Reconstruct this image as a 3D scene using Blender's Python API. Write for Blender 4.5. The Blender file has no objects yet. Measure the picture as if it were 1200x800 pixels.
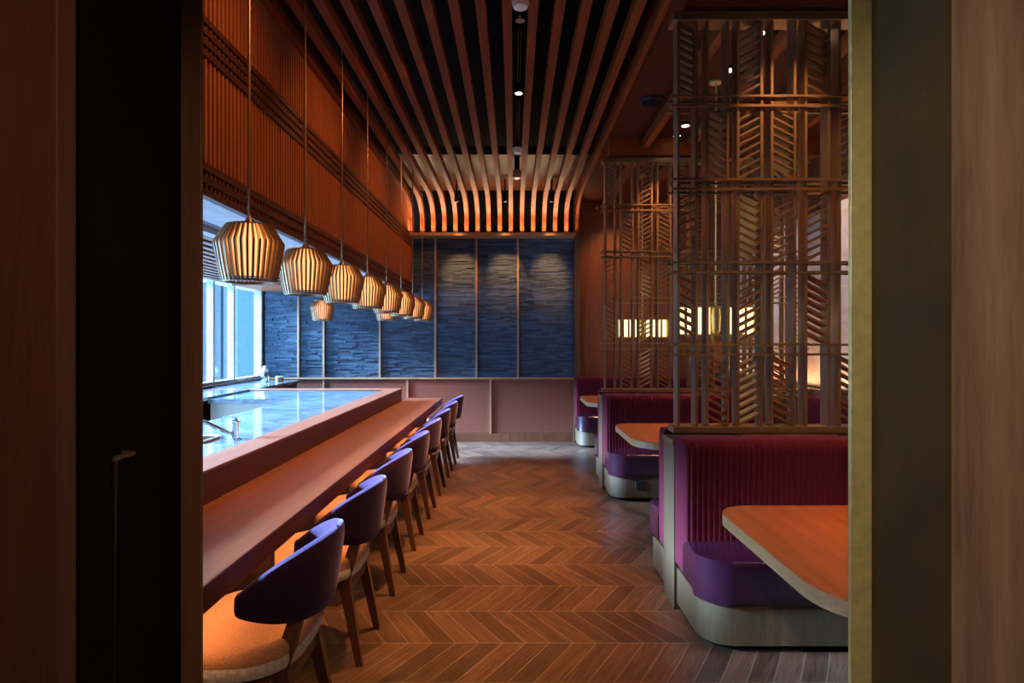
import bpy, bmesh, math, random
from mathutils import Vector, Matrix
random.seed(7)
PI = math.pi
S = bpy.context.scene
COL = S.collection
ORD = ['first', 'second', 'third', 'fourth', 'fifth', 'sixth', 'seventh', 'eighth', 'ninth', 'tenth', 'eleventh',
       'twelfth', 'thirteenth', 'fourteenth', 'fifteenth', 'sixteenth']

# ------------------------------------------------------------------ node helpers
class NT:
    def __init__(s, name):
        s.m = bpy.data.materials.new(name); s.m.use_nodes = True
        s.t = s.m.node_tree; s.n = s.t.nodes; s.l = s.t.links
        s.b = s.n['Principled BSDF']; s.out = s.n['Material Output']
    def node(s, t, **kw):
        x = s.n.new(t)
        for k, v in kw.items(): setattr(x, k, v)
        return x
    def link(s, a, b): s.l.new(a, b)
    def put(s, sock, v):
        if hasattr(v, 'links'): s.l.new(v, sock)
        else: sock.default_value = v
    def math(s, op, a, b=0.0, c=0.0):
        x = s.node('ShaderNodeMath', operation=op)
        s.put(x.inputs[0], a); s.put(x.inputs[1], b)
        if op in ('MULTIPLY_ADD', 'SMOOTH_MIN', 'COMPARE'): s.put(x.inputs[2], c)
        return x.outputs[0]
    def coords(s, scale=(1, 1, 1), rot=(0, 0, 0), which='Object'):
        tc = s.node('ShaderNodeTexCoord'); mp = s.node('ShaderNodeMapping')
        mp.inputs['Scale'].default_value = scale; mp.inputs['Rotation'].default_value = rot
        s.link(tc.outputs[which], mp.inputs[0]); return mp.outputs[0]
    def noise(s, vec, scale=5, detail=4, rough=.55, dist=0.0):
        x = s.node('ShaderNodeTexNoise')
        x.inputs['Scale'].default_value = scale; x.inputs['Detail'].default_value = detail
        x.inputs['Roughness'].default_value = rough; x.inputs['Distortion'].default_value = dist
        s.link(vec, x.inputs['Vector']); return x.outputs['Fac']
    def ramp(s, fac, stops):
        r = s.node('ShaderNodeValToRGB'); e = r.color_ramp.elements
        while len(e) < len(stops): e.new(.5)
        for i, (p, c) in enumerate(stops):
            e[i].position = p; e[i].color = (*c, 1)
        s.put(r.inputs[0], fac); return r.outputs[0]
    def mix(s, fac, a, b, blend='MIX'):
        x = s.node('ShaderNodeMix', data_type='RGBA', blend_type=blend)
        s.put(x.inputs[0], fac)
        for i, v in ((6, a), (7, b)):
            if isinstance(v, tuple): x.inputs[i].default_value = (*v, 1)
            else: s.link(v, x.inputs[i])
        return x.outputs[2]
    def bump(s, h, strength=.2, dist=.01):
        x = s.node('ShaderNodeBump'); x.inputs['Strength'].default_value = strength
        x.inputs['Distance'].default_value = dist
        s.link(h, x.inputs['Height']); s.link(x.outputs[0], s.b.inputs['Normal'])
    def set(s, **kw):
        for k, v in kw.items():
            i = s.b.inputs[k]
            if isinstance(v, tuple) and len(v) == 3: v = (*v, 1)
            s.put(i, v)

def plain(name, col, rough=.5, metal=0.0, var=.12, nscale=12, **kw):
    k = NT(name)
    f = k.noise(k.coords(), nscale, 4)
    c1 = tuple(x * (1 - var) for x in col); c2 = tuple(min(1, x * (1 + var)) for x in col)
    k.set(**{'Base Color': k.ramp(f, [(.3, c1), (.7, c2)]), 'Roughness': rough, 'Metallic': metal}); k.set(**kw)
    return k.m

def wood(name, c1, c2, axis='Z', rough=.42, scale=1.0, bump=.06, coat=0.0, spec=.5, contrast=(.32, .68)):
    k = NT(name)
    lo, hi = 1.1 * scale, 16 * scale
    sc = {'X': (lo, hi, hi), 'Y': (hi, lo, hi), 'Z': (hi, hi, lo)}[axis]
    v = k.coords(sc)
    f = k.noise(v, 1.6, 6, .6, .6)
    sc2 = tuple(a * 5 for a in sc)
    f2 = k.noise(k.coords(sc2), 2.0, 3, .6, .2)
    g = k.math('MULTIPLY_ADD', f2, .35, k.math('MULTIPLY', f, .65))
    k.set(**{'Base Color': k.ramp(g, [(contrast[0], c1), (contrast[1], c2)]), 'Roughness': rough,
             'Coat Weight': coat, 'Specular IOR Level': spec})
    k.bump(g, bump, .004)
    return k.m

def velvet(name, col, sheen=.6, tint=(1, 1, 1), nscale=160):
    k = NT(name)
    f = k.noise(k.coords(), nscale, 2)
    c1 = tuple(x * .75 for x in col); c2 = tuple(min(1, x * 1.25) for x in col)
    k.set(**{'Base Color': k.ramp(f, [(.3, c1), (.7, c2)]), 'Roughness': .85, 'Sheen Weight': sheen,
             'Sheen Roughness': .4, 'Sheen Tint': tint, 'Specular IOR Level': .15})
    k.bump(f, .15, .002)
    return k.m

def emit(name, col, strength, base=(.8, .7, .5)):
    k = NT(name)
    k.set(**{'Base Color': base, 'Emission Color': col, 'Emission Strength': strength, 'Roughness': .6})
    return k.m

# ------------------------------------------------------------------ materials
M = {}
M['slat'] = wood('slat_wood', (.11, .024, .006), (.22, .055, .014), 'Y', .5, spec=.2)
M['slat_soffit'] = wood('soffit_slat_wood', (.16, .055, .025), (.3, .11, .05), 'Y', .45)
M['screen_slat'] = wood('screen_slat_wood', (.30, .085, .026), (.46, .15, .05), 'Z', .5)
M['screen_dark'] = wood('screen_rail_wood', (.05, .014, .008), (.09, .026, .014), 'Y', .5)
M['counter'] = wood('counter_wood', (.1, .022, .007), (.19, .05, .016), 'Y', .42, .8, .03)
M['rim'] = wood('rim_wood', (.15, .06, .036), (.25, .105, .065), 'Y', .36, .8, .03)
M['riser'] = wood('riser_wood', (.055, .012, .006), (.09, .02, .01), 'Y', .5, .8, .03)
M['table'] = wood('table_wood', (.19, .042, .011), (.36, .1, .027), 'Y', .4, .9, .03, spec=.3)
M['table_edge'] = wood('table_edge_wood', (.14, .066, .024), (.25, .135, .058), 'Y', .45, 1.2)
M['taupe'] = wood('taupe_wood', (.06, .033, .015), (.125, .073, .037), 'Z', .5)
M['redwall'] = wood('red_wall_wood', (.11, .032, .014), (.24, .08, .034), 'Z', .45, .6)
M['foyer'] = wood('entry_panel_wood', (.085, .046, .03), (.27, .16, .102), 'Z', .42, .45, .04, contrast=(.3, .7))
M['foyer_red'] = wood('entry_red_wood', (.11, .045, .028), (.18, .075, .045), 'Z', .5, .7)
M['chairwood'] = wood('chair_wood', (.075, .03, .018), (.15, .065, .04), 'Z', .4)
M['ceil_red'] = wood('booth_ceiling_wood', (.04, .008, .003), (.07, .016, .006), 'Y', .55, .5, spec=.15)
M['copper'] = wood('copper_wood', (.085, .026, .009), (.15, .05, .02), 'Y', .4, .5)
M['black'] = plain('black_paint', (.008, .007, .008), .8, **{'Specular IOR Level': .08})
M['darkpanel'] = wood('dark_panel_wood', (.035, .012, .01), (.06, .022, .016), 'Z', .55)
M['bronze'] = plain('bronze', (.38, .25, .14), .38, .75)
M['trim'] = plain('bronze_trim', (.5, .29, .16), .45, .3)
M['brass'] = plain('aged_brass', (.6, .5, .2), .45, .6, .15, 30)
M['darkbronze'] = plain('dark_bronze', (.055, .032, .009), .75, .0, .2, 5, **{'Specular IOR Level': .1})
M['stopbrown'] = wood('door_stop_wood', (.15, .07, .038), (.25, .125, .07), 'Z', .4, .7)
M['doorblack'] = plain('near_black_door', (.007, .004, .003), .7, **{'Specular IOR Level': .1})
M['screen'] = plain('screen_bronze', (.3, .2, .12), .36, .75)
M['steel'] = plain('stainless', (.62, .6, .56), .38, .55, .05)
M['chrome'] = plain('chrome', (.75, .74, .72), .12, 1.0, .03)
M['plaster'] = plain('grey_plaster', (.5, .49, .5), .8)
M['white'] = plain('white_plastic', (.75, .72, .68), .5)
M['rubber'] = plain('black_plastic', (.02, .02, .022), .45)
M['tan'] = velvet('tan_fabric', (.62, .3, .15), .3, nscale=240)
M['cream'] = velvet('cream_fabric', (.66, .6, .53), .3, nscale=60)
M['purple'] = velvet('purple_velvet', (.03, .012, .042), .45, (.6, .5, 1))
M['magenta'] = velvet('magenta_velvet', (.095, .0065, .018), .12, (1, .5, .75))
k = NT('purple_leather'); f = k.noise(k.coords(), 90, 3)
k.set(**{'Base Color': k.ramp(f, [(.3, (.021, .0035, .012)), (.7, (.03, .0055, .017))]), 'Roughness': .27, 'Coat Weight': .6, 'Coat Roughness': .16})
M['leather'] = k.m
# stacked slate strips
k = NT('slate_strips'); v = k.coords((6, 6, 60)); f = k.noise(v, 1.2, 6, .65)
g = k.noise(k.coords((1, 1, 1)), 45, 4)
oi = k.node('ShaderNodeNewGeometry')
tone = k.math('MULTIPLY_ADD', oi.outputs['Random Per Island'], .55, k.math('MULTIPLY', f, .5))
k.set(**{'Base Color': k.ramp(tone, [(.15, (.013, .026, .049)), (.85, (.076, .13, .21))]), 'Roughness': .62})
k.bump(k.math('ADD', f, k.math('MULTIPLY', g, .5)), .5, .006); M['slate'] = k.m
# embossed leather wainscot
k = NT('wainscot_leather'); vo = k.node('ShaderNodeTexVoronoi', feature='DISTANCE_TO_EDGE')
vo.inputs['Scale'].default_value = 34; vo.inputs['Randomness'].default_value = .12
k.link(k.coords((1, 0, .8)), vo.inputs['Vector'])
e = k.math('MINIMUM', k.math('MULTIPLY', vo.outputs['Distance'], 5.0), 1.0)
n = k.noise(k.coords(), 6, 4)
c = k.ramp(e, [(.1, (.13, .036, .02)), (.6, (.3, .088, .046))])
k.set(**{'Base Color': k.mix(k.math('MULTIPLY', n, .5), c, (.19, .055, .038)), 'Roughness': .45})
k.bump(e, .4, .004); M['wainscot'] = k.m
# stone worktop
k = NT('pale_stone'); f = k.noise(k.coords((1, 1, 1)), 3.2, 8, .62, 1.4); f2 = k.noise(k.coords((1.5, 4, 1)), 5, 6, .6, .8)
k.set(**{'Base Color': k.ramp(k.math('MULTIPLY_ADD', f2, .4, k.math('MULTIPLY', f, .6)), [(.35, (.05, .075, .1)), (.5, (.11, .15, .19)), (.66, (.2, .25, .3))]),
         'Roughness': .08, 'Specular IOR Level': .6}); M['stone'] = k.m
# wall art stone of the booths
k = NT('rosy_marble'); f = k.noise(k.coords((1, 1, 2)), 2.2, 8, .6, 1.0)
k.set(**{'Base Color': k.ramp(f, [(.3, (.4, .28, .23)), (.55, (.56, .44, .38)), (.7, (.62, .56, .52))]), 'Roughness': .35}); M['marble'] = k.m
# glass
def glass(name, tint):
    k = NT(name); tr = k.node('ShaderNodeBsdfTransparent'); tr.inputs[0].default_value = (*tint, 1)
    gl = k.node('ShaderNodeBsdfGlossy'); gl.inputs['Roughness'].default_value = .02
    lw = k.node('ShaderNodeLayerWeight'); fac = k.math('MULTIPLY_ADD', k.math('POWER', lw.outputs['Facing'], 5.0), .5, .03)
    mx = k.node('ShaderNodeMixShader'); k.link(fac, mx.inputs[0]); k.link(tr.outputs[0], mx.inputs[1]); k.link(gl.outputs[0], mx.inputs[2])
    k.link(mx.outputs[0], k.out.inputs[0]); return k.m
M['glass'] = glass('window_glass', (.86, .95, .96))
# lamp shades
M['shade'] = emit('lit_cream_shade', (1, .46, .175), 1.75, (.85, .62, .36))
M['tube'] = emit('lit_glass_tube', (1, .74, .36), 2.0)
M['lens'] = emit('lit_lamp_lens', (1, .75, .5), 9)
M['led'] = emit('led_strip', (1, .55, .2), 4)
# chevron oak floor
k = NT('chevron_floor')
ROW, PITCH, SH, Y0 = .3475, .113, .2, 2.957
sep = k.node('ShaderNodeSeparateXYZ'); k.link(k.coords(), sep.inputs[0])
X, Y = sep.outputs[0], sep.outputs[1]
vv = k.math('DIVIDE', k.math('SUBTRACT', Y, Y0 - 40 * ROW), ROW)
row = k.math('FLOOR', vv); fr = k.math('FRACT', vv)
odd = k.math('MODULO', row, 2.0)
tri = k.math('ADD', k.math('MULTIPLY', fr, k.math('SUBTRACT', 1.0, odd)), k.math('MULTIPLY', odd, k.math('SUBTRACT', 1.0, fr)))
u = k.math('DIVIDE', k.math('MULTIPLY_ADD', tri, SH, k.math('ADD', X, 50.0)), PITCH)
bid = k.math('FLOOR', u); bf = k.math('FRACT', u)
cx = k.node('ShaderNodeCombineXYZ'); k.link(bid, cx.inputs[0]); k.link(row, cx.inputs[1])
wn = k.node('ShaderNodeTexWhiteNoise', noise_dimensions='2D'); k.link(cx.outputs[0], wn.inputs['Vector'])
rnd = wn.outputs['Value']
gv = k.node('ShaderNodeCombineXYZ'); k.link(k.math('MULTIPLY', u, 2.6), gv.inputs[0])
k.link(k.math('MULTIPLY', Y, 1.6), gv.inputs[1]); k.link(k.math('MULTIPLY', rnd, 40.0), gv.inputs[2])
gr = k.noise(gv.outputs[0], 2.6, 8, .7, 1.2)
tone = k.math('MULTIPLY_ADD', rnd, .2, k.math('MULTIPLY', gr, .9))
base = k.ramp(tone, [(.3, (.018, .009, .0055)), (.52, (.07, .035, .021)), (.8, (.18, .096, .062))])
def edge(fv, w):
    d = k.math('MINIMUM', fv, k.math('SUBTRACT', 1.0, fv)); return k.math('LESS_THAN', d, w)
gap = k.math('MAXIMUM', edge(bf, .022), edge(fr, .008))
k.set(**{'Base Color': k.mix(k.math('MULTIPLY', gap, .4), base, (.36, .28, .22)), 'Roughness': k.math('MULTIPLY_ADD', gr, .2, .33)})
k.bump(k.math('SUBTRACT', k.math('MULTIPLY_ADD', gr, .3, k.math('MULTIPLY', rnd, .25)), k.math('MULTIPLY', gap, .5)), .22, .004)
M['floor'] = k.m
# outside wing
M['out_white'] = plain('outside_white_panel', (.27, .25, .24), .6)
M['out_blue'] = plain('outside_blue_glass', (.05, .06, .07), .5)
M['out_teal'] = plain('outside_teal_glass', (.05, .088, .082), .5)
M['out_pave'] = plain('outside_paving', (.3, .32, .33), .8)

# ------------------------------------------------------------------ mesh helpers
class MB:
    def __init__(s): s.bm = bmesh.new()
    def box(s, x0, y0, z0, x1, y1, z1, bev=0.0, seg=2):
        r = bmesh.ops.create_cube(s.bm, size=1)
        vs = r['verts']
        for v in vs:
            v.co = Vector((x0 + (v.co.x + .5) * (x1 - x0), y0 + (v.co.y + .5) * (y1 - y0), z0 + (v.co.z + .5) * (z1 - z0)))
        if bev:
            es = list({e for v in vs for e in v.link_edges})
            bmesh.ops.bevel(s.bm, geom=es, offset=bev, segments=seg, profile=.5, affect='EDGES')
        return s
    def obox(s, c, sx, sy, sz, rot=None):
        r = bmesh.ops.create_cube(s.bm, size=1)
        m = Matrix.Translation(c) @ (rot or Matrix.Identity(4)) @ Matrix.Diagonal((sx, sy, sz, 1))
        bmesh.ops.transform(s.bm, matrix=m, verts=r['verts']); return s
    def tube(s, p0, p1, r0, r1=None, n=12, caps=True):
        p0, p1 = Vector(p0), Vector(p1); r1 = r0 if r1 is None else r1
        d = p1 - p0; q = d.to_track_quat('Z', 'Y').to_matrix()
        a = []; b = []
        for i in range(n):
            c = Vector((math.cos(2 * PI * i / n), math.sin(2 * PI * i / n), 0))
            a.append(s.bm.verts.new(p0 + q @ (c * r0))); b.append(s.bm.verts.new(p1 + q @ (c * r1)))
        for i in range(n): s.bm.faces.new((a[i], a[(i + 1) % n], b[(i + 1) % n], b[i]))
        if caps: s.bm.faces.new(a[::-1]); s.bm.faces.new(b)
        return s
    def path(s, pts, r, n=10):
        rings = []; pts = [Vector(p) for p in pts]
        for i, p in enumerate(pts):
            d = (pts[min(i + 1, len(pts) - 1)] - pts[max(i - 1, 0)]).normalized()
            q = d.to_track_quat('Z', 'Y').to_matrix()
            rings.append([s.bm.verts.new(p + q @ Vector((math.cos(2 * PI * j / n) * r, math.sin(2 * PI * j / n) * r, 0))) for j in range(n)])
        for a, b in zip(rings, rings[1:]):
            for j in range(n): s.bm.faces.new((a[j], a[(j + 1) % n], b[(j + 1) % n], b[j]))
        s.bm.faces.new(rings[0][::-1]); s.bm.faces.new(rings[-1]); return s
    def lathe(s, prof, c=(0, 0), n=32, cap0=True, cap1=True):
        rings = []
        for r, z in prof:
            rings.append([s.bm.verts.new((c[0] + r * math.cos(2 * PI * i / n), c[1] + r * math.sin(2 * PI * i / n), z)) for i in range(n)])
        for a, b in zip(rings, rings[1:]):
            for i in range(n): s.bm.faces.new((a[i], a[(i + 1) % n], b[(i + 1) % n], b[i]))
        if cap0: s.bm.faces.new(rings[0][::-1])
        if cap1: s.bm.faces.new(rings[-1])
        return s
    def slab(s, outline, z0, z1, bev=0.0, seg=3):
        """extruded outline (list of (x,y)), rounded top and bottom rims"""
        lo = [s.bm.verts.new((x, y, z0)) for x, y in outline]; hi = [s.bm.verts.new((x, y, z1)) for x, y in outline]
        n = len(lo)
        s.bm.faces.new(lo[::-1]); ft = s.bm.faces.new(hi)
        for i in range(n): s.bm.faces.new((lo[i], lo[(i + 1) % n], hi[(i + 1) % n], hi[i]))
        if bev:
            es = [e for e in ft.edges] + [e for v in lo for e in v.link_edges if e.other_vert(v) in lo]
            bmesh.ops.bevel(s.bm, geom=list(set(es)), offset=bev, segments=seg, profile=.5, affect='EDGES')
        return s
    def sweep(s, rings, close=False, caps=True):
        R = [[s.bm.verts.new(p) for p in ring] for ring in rings]
        n = len(R[0])
        for a, b in zip(R, R[1:]):
            for j in range(n): s.bm.faces.new((a[j], a[(j + 1) % n], b[(j + 1) % n], b[j]))
        if caps: s.bm.faces.new(R[0][::-1]); s.bm.faces.new(R[-1])
        return s

def rrect(x0, y0, x1, y1, radii, n=8):
    """rounded rectangle outline, radii for corners (x0y0, x1y0, x1y1, x0y1), anticlockwise"""
    pts = []
    cs = [(x0, y0, 1, 1, PI), (x1, y0, -1, 1, 1.5 * PI), (x1, y1, -1, -1, 0), (x0, y1, 1, -1, .5 * PI)]
    for (x, y, sx, sy, a0), r in zip(cs, radii):
        if r <= 0: pts.append((x, y)); continue
        for i in range(n + 1):
            a = a0 + .5 * PI * i / n
            pts.append((x + sx * r + r * math.cos(a), y + sy * r + r * math.sin(a)))
    return pts

def tag(o, label=None, cat=None, group=None, kind=None):
    if label: o['label'] = label
    if cat: o['category'] = cat
    if group: o['group'] = group
    if kind: o['kind'] = kind
    return o

def obj(name, mb, mat, parent=None, smooth=False, label=None):
    me = bpy.data.meshes.new(name); bm = mb.bm
    bmesh.ops.recalc_face_normals(bm, faces=bm.faces[:])
    if parent is not None:
        p = parent; off = Vector()
        while p is not None: off += p.location; p = p.parent
        if off.length > 0: bmesh.ops.translate(bm, vec=-off, verts=bm.verts[:])
    if smooth:
        for f in bm.faces: f.smooth = True
        for e in bm.edges:
            if len(e.link_faces) == 2 and e.calc_face_angle(0) > math.radians(40): e.smooth = False
    bm.to_mesh(me); bm.free()
    me.materials.append(M[mat] if isinstance(mat, str) else mat)
    o = bpy.data.objects.new(name, me); COL.objects.link(o)
    if parent is not None: o.parent = parent
    if label: o['label'] = label
    return o

def thing(name, label, cat, loc=(0, 0, 0), group=None):
    o = bpy.data.objects.new(name, None); COL.objects.link(o); o.location = loc
    o.empty_display_size = .1
    return tag(o, label, cat, group)

def struct(name, mb, mat, label, cat, parent=None, smooth=False):
    o = obj(name, mb, mat, parent, smooth)
    if parent is None: tag(o, label, cat, kind='structure')
    return o

def solo(name, mb, mat, label, cat, group=None, smooth=True):
    """a thing that is one mesh: put its origin at its base centre"""
    bm = mb.bm
    xs = [v.co for v in bm.verts]
    c = Vector(((min(v.x for v in xs) + max(v.x for v in xs)) / 2, (min(v.y for v in xs) + max(v.y for v in xs)) / 2, min(v.z for v in xs)))
    bmesh.ops.translate(bm, vec=-c, verts=bm.verts[:])
    o = obj(name, mb, mat, None, smooth); o.location = c
    return tag(o, label, cat, group)

def dup(root, loc, label=None):
    r = root.copy(); COL.objects.link(r); r.location = loc
    if label: r['label'] = label
    for ch in list(root.children):
        c = ch.copy(); COL.objects.link(c); c.parent = r
        for g in list(ch.children):
            d = g.copy(); COL.objects.link(d); d.parent = c
    return r

def spot(name, loc, target, power, col, size=60, blend=.6, rad=.04):
    l = bpy.data.lights.new(name, 'SPOT'); l.energy = power; l.color = col
    l.spot_size = math.radians(size); l.spot_blend = blend; l.shadow_soft_size = rad
    o = bpy.data.objects.new(name, l); COL.objects.link(o); o.location = loc
    o.rotation_euler = (Vector(target) - Vector(loc)).to_track_quat('-Z', 'Y').to_euler(); return o

def point(name, loc, power, col, rad=.04):
    l = bpy.data.lights.new(name, 'POINT'); l.energy = power; l.color = col; l.shadow_soft_size = rad
    o = bpy.data.objects.new(name, l); COL.objects.link(o); o.location = loc; return o

def area(name, loc, target, sx, sy, power, col, spread=180):
    l = bpy.data.lights.new(name, 'AREA'); l.shape = 'RECTANGLE'; l.size = sx; l.size_y = sy; l.energy = power; l.color = col
    l.spread = math.radians(spread)
    o = bpy.data.objects.new(name, l); COL.objects.link(o); o.location = loc
    o.rotation_euler = (Vector(target) - Vector(loc)).to_track_quat('-Z', 'Y').to_euler(); return o

WARM = (1, .44, .14); WARM2 = (1, .55, .24)
# key planes
YB = 8.92           # back wall
XL, XR = -3.62, 3.05
XBK = -1.49         # slatted bulkhead over the bar
ZSOF = 2.17         # bar soffit
ZC, ZB = 3.70, 3.46 # main ceiling, booth ceiling

# ------------------------------------------------------------------ SETTING
struct('floor', MB().box(XL, -2.6, -.1, XR, YB + .3, 0), 'floor', 'brown oak chevron parquet floor', 'floor')
struct('ceiling', MB().box(XBK, 1.46, ZC, .92, 7.2, ZC + .1), 'black', 'dark ceiling above the hanging slats', 'ceiling')
struct('ceiling', MB().box(XBK, 7.2, ZC - .06, .92, YB, ZC + .1), 'copper', 'copper toned wood ceiling end above the curved slats', 'ceiling')
cb = struct('ceiling', MB().box(.92, 1.46, ZB, XR, YB, ZB + .34), 'ceil_red', 'red brown wood ceiling over the booths', 'ceiling')
for i, bx in enumerate((1.31, 1.75, 2.19, 2.63)):
    obj('ceiling_beam', MB().box(bx - .03, 1.46, ZB - .09, bx + .03, YB, ZB), 'slat', cb)
for yy in (3.45, 6.15):
    obj('cross_beam', MB().box(.95, yy - .06, ZB - .16, XR, yy + .06, ZB), 'slat', cb)
struct('wall_back', MB().box(XL - .1, YB, 0, XR + .1, YB + .2, ZC + .1), 'black', 'back wall of dark stone, leather and wood panels', 'wall')
wb = bpy.data.objects['wall_back']
# slate panels (raised strips of random depth), between the bronze trims
TX = [-3.64, -3.117, -2.751, -1.938, -1.134, -.540, .062, .875]
def slate_panel(x0, x1, z0, z1):
    mb = MB(); z = z0
    while z < z1 - .004:
        h = min(random.uniform(.017, .03), z1 - z); x = x0 - random.uniform(0, .2)
        while x < x1:
            w = random.uniform(.09, .3)
            a, b = max(x, x0), min(x + w, x1)
            if b - a > .004:
                d = random.uniform(.004, .02)
                mb.box(a + .0008, YB - d, z + .0008, b - .0008, YB, z + h - .0008)
            x += w
        z += h
    return mb
for a, b in zip(TX, TX[1:]):
    obj('slate_panel', slate_panel(max(a, XL) + .012, b - .012, .935, 2.2 if b < -1.5 else 2.93), 'slate', wb)
for a, b in zip([XL, -2.751, -1.537, -.335], [-2.751, -1.537, -.335, .875]):
    obj('wainscot_panel', MB().box(a + .01, YB - .02, .125, b - .01, YB, .905), 'wainscot', wb)
for i in range(4):
    a = .95 + i * .525
    obj('wood_panel', MB().box(a + .002, YB - .025, 0, a + .523, YB, ZB), 'redwall', wb)
struct('baseboard_back', MB().box(XL, YB - .035, 0, .875, YB, .12, .003), 'redwall', 'wooden baseboard under the leather wainscot', 'baseboard')
tn = [0]
def trim(mb, mat, label):
    tn[0] += 1
    return struct('trim_%d' % tn[0], mb, mat, label, 'trim')
for i, x in enumerate(TX[1:-1]):
    trim(MB().box(x - .014, YB - .04, .93, x + .014, YB, 2.93 if x > -1.5 else 2.2), 'trim', 'bronze upright between slate panels, %s from the windows' % ORD[i])
for i, x in enumerate((-2.751, -1.537, -.335)):
    trim(MB().box(x - .012, YB - .036, .12, x + .012, YB, .905), 'trim', 'bronze upright between wainscot panels, %s from the windows' % ORD[i])
trim(MB().box(XL, YB - .045, .905, .875, YB, .93), 'trim', 'bronze rail between the slate and the leather wainscot')
trim(MB().box(XBK, YB - .31, 2.938, .87, YB, 2.965).box(XBK, YB - .31, 2.965, .87, YB - .3, 2.978), 'trim', 'wooden ledge under the curved ceiling slats')
trim(MB().box(.87, YB - .09, 0, .955, YB, ZC), 'taupe', 'tall wooden post closing the slate wall')
# left: sill wall, windows, soffit
struct('wall_left', MB().box(XL - .25, 1.46, 0, XL, YB + .2, .9).box(XL - .25, 1.46, ZSOF + .02, XL, YB + .2, ZC), 'plaster', 'wall under and over the bar windows', 'wall')
trim(MB().box(XL - .1, 1.46, .9, XL + .04, YB, .925, .004), 'darkpanel', 'dark sill along the bar windows')
bays = [1.46, 2.6, 3.75, 4.9, 6.05, 6.62, 6.98, 7.5, 8.05, 8.88]
for i, (a, b) in enumerate(zip(bays, bays[1:])):
    fr = MB()
    fr.box(XL - .12, a - .02, .925, XL - .04, a + .025, ZSOF + .02)
    fr.box(XL - .12, a + .025, .925, XL - .04, b - .02, .96)
    if i == len(bays) - 2: fr.box(XL - .12, b - .02, .925, XL - .02, YB, ZSOF + .02)
    w = struct('window_%d' % (i + 1), fr, 'plaster', 'tall bar window bay, %s from the doorway' % ORD[i], 'window')
    obj('pane', MB().box(XL - .085, a + .025, .96, XL - .079, b - .02, ZSOF + .02), 'glass', w)
sof = struct('ceiling', MB().box(XL, 1.46, 2.33, XBK - .03, YB, 2.45), 'plaster', 'low plaster soffit with wood slats over the bar', 'ceiling')
obj('edge_band', MB().box(-1.84, 1.46, ZSOF, XBK - .05, YB, 2.33), 'plaster', sof)
obj('recess_band', MB().box(-2.02, 1.46, ZSOF + .03, -1.84, 7.9, 2.33), 'screen_dark', sof)
obj('inner_band', MB().box(-2.1, 1.46, ZSOF + .0, -2.02, 7.9, 2.33), 'plaster', sof)
obj('end_board', MB().box(XL, 7.9, ZSOF + .005, -1.84, YB, 2.33), 'screen_slat', sof)
for i in range(12):
    x = -2.17 - i * .122
    obj('soffit_slat', MB().box(x - .03, 1.46, ZSOF + .01, x + .03, 7.9, ZSOF + .07), 'slat_soffit', sof)
# right wall behind the booths
wr = struct('wall_right', MB().box(XR, 1.46, 0, XR + .2, YB + .2, ZC), 'redwall', 'panelled wall behind the booths', 'wall')
y = 1.55
while y < YB - .3:
    obj('marble_panel', MB().box(XR - .03, y + .01, 1.0, XR, min(y + .88, YB - .03), 2.75, .004), 'marble', wr)
    y += .9
obj('wall_ledge', MB().box(XR - .12, 1.46, .93, XR, YB, .985), 'bronze', wr)
# entry partition
fr = MB()
fr.box(XL, 1.075, 0, -.77, 1.46, ZC)
fr.box(.83, 1.205, 0, XR, 1.46, ZC)
fr.box(-.77, 1.15, 2.75, .83, 1.46, ZC)
struct('wall_front', fr, 'darkpanel', 'partition around the entry doorway', 'wall')
trim(MB().box(-2.2, 1.02, 0, -.757, 1.075, 2.75, .003), 'foyer_red', 'dark red wood panel beside the black door')
trim(MB().box(.818, 1.153, 0, 2.2, 1.205, 2.75, .003), 'foyer', 'pale walnut panel beside the brass door frame')
d = struct('door_1', MB().box(-.805, 1.06, .005, -.757, 1.40, 2.74, .002), 'doorblack', 'near black door leaf folded against the opening', 'door')
obj('pull_handle', MB().path([(-.757, 1.19, 1.235), (-.738, 1.19, 1.235), (-.735, 1.187, 1.235), (-.735, 1.135, 1.235), (-.735, 1.131, 1.23), (-.735, 1.131, .42), (-.735, 1.135, .415), (-.735, 1.187, .415), (-.738, 1.19, .415), (-.757, 1.19, .415)], .005, 8), 'screen', d, True)
trim(MB().box(-.762, 1.40, 0, -.7125, 1.41, 2.75, .001).box(-.77, 1.41, 0, -.742, 1.46, 2.75), 'stopbrown', 'brown door stop beside the black door')
trim(MB().box(.8155, 1.21, 0, .835, 1.40, 2.75, .001).box(.8155, 1.153, 0, .8215, 1.21, 2.75), 'darkbronze', 'dark bronze jamb of the doorway')
trim(MB().box(.7685, 1.40, 0, .8155, 1.41, 2.75, .001).box(.795, 1.41, 0, .83, 1.46, 2.75), 'brass', 'brass edge strip of the doorway jamb')
struct('wall_entry', MB().box(-2.4, -2.6, 0, -2.2, 1.02, 2.85).box(2.2, -2.6, 0, 2.4, 1.153, 2.85).box(-2.4, -2.7, 0, 2.4, -2.6, 2.85), 'foyer_red', 'wood panelling of the entry', 'wall')
struct('ceiling', MB().box(-2.4, -2.7, 2.75, 2.4, 1.153, 2.85), 'black', 'dark entry ceiling', 'ceiling')
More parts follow.
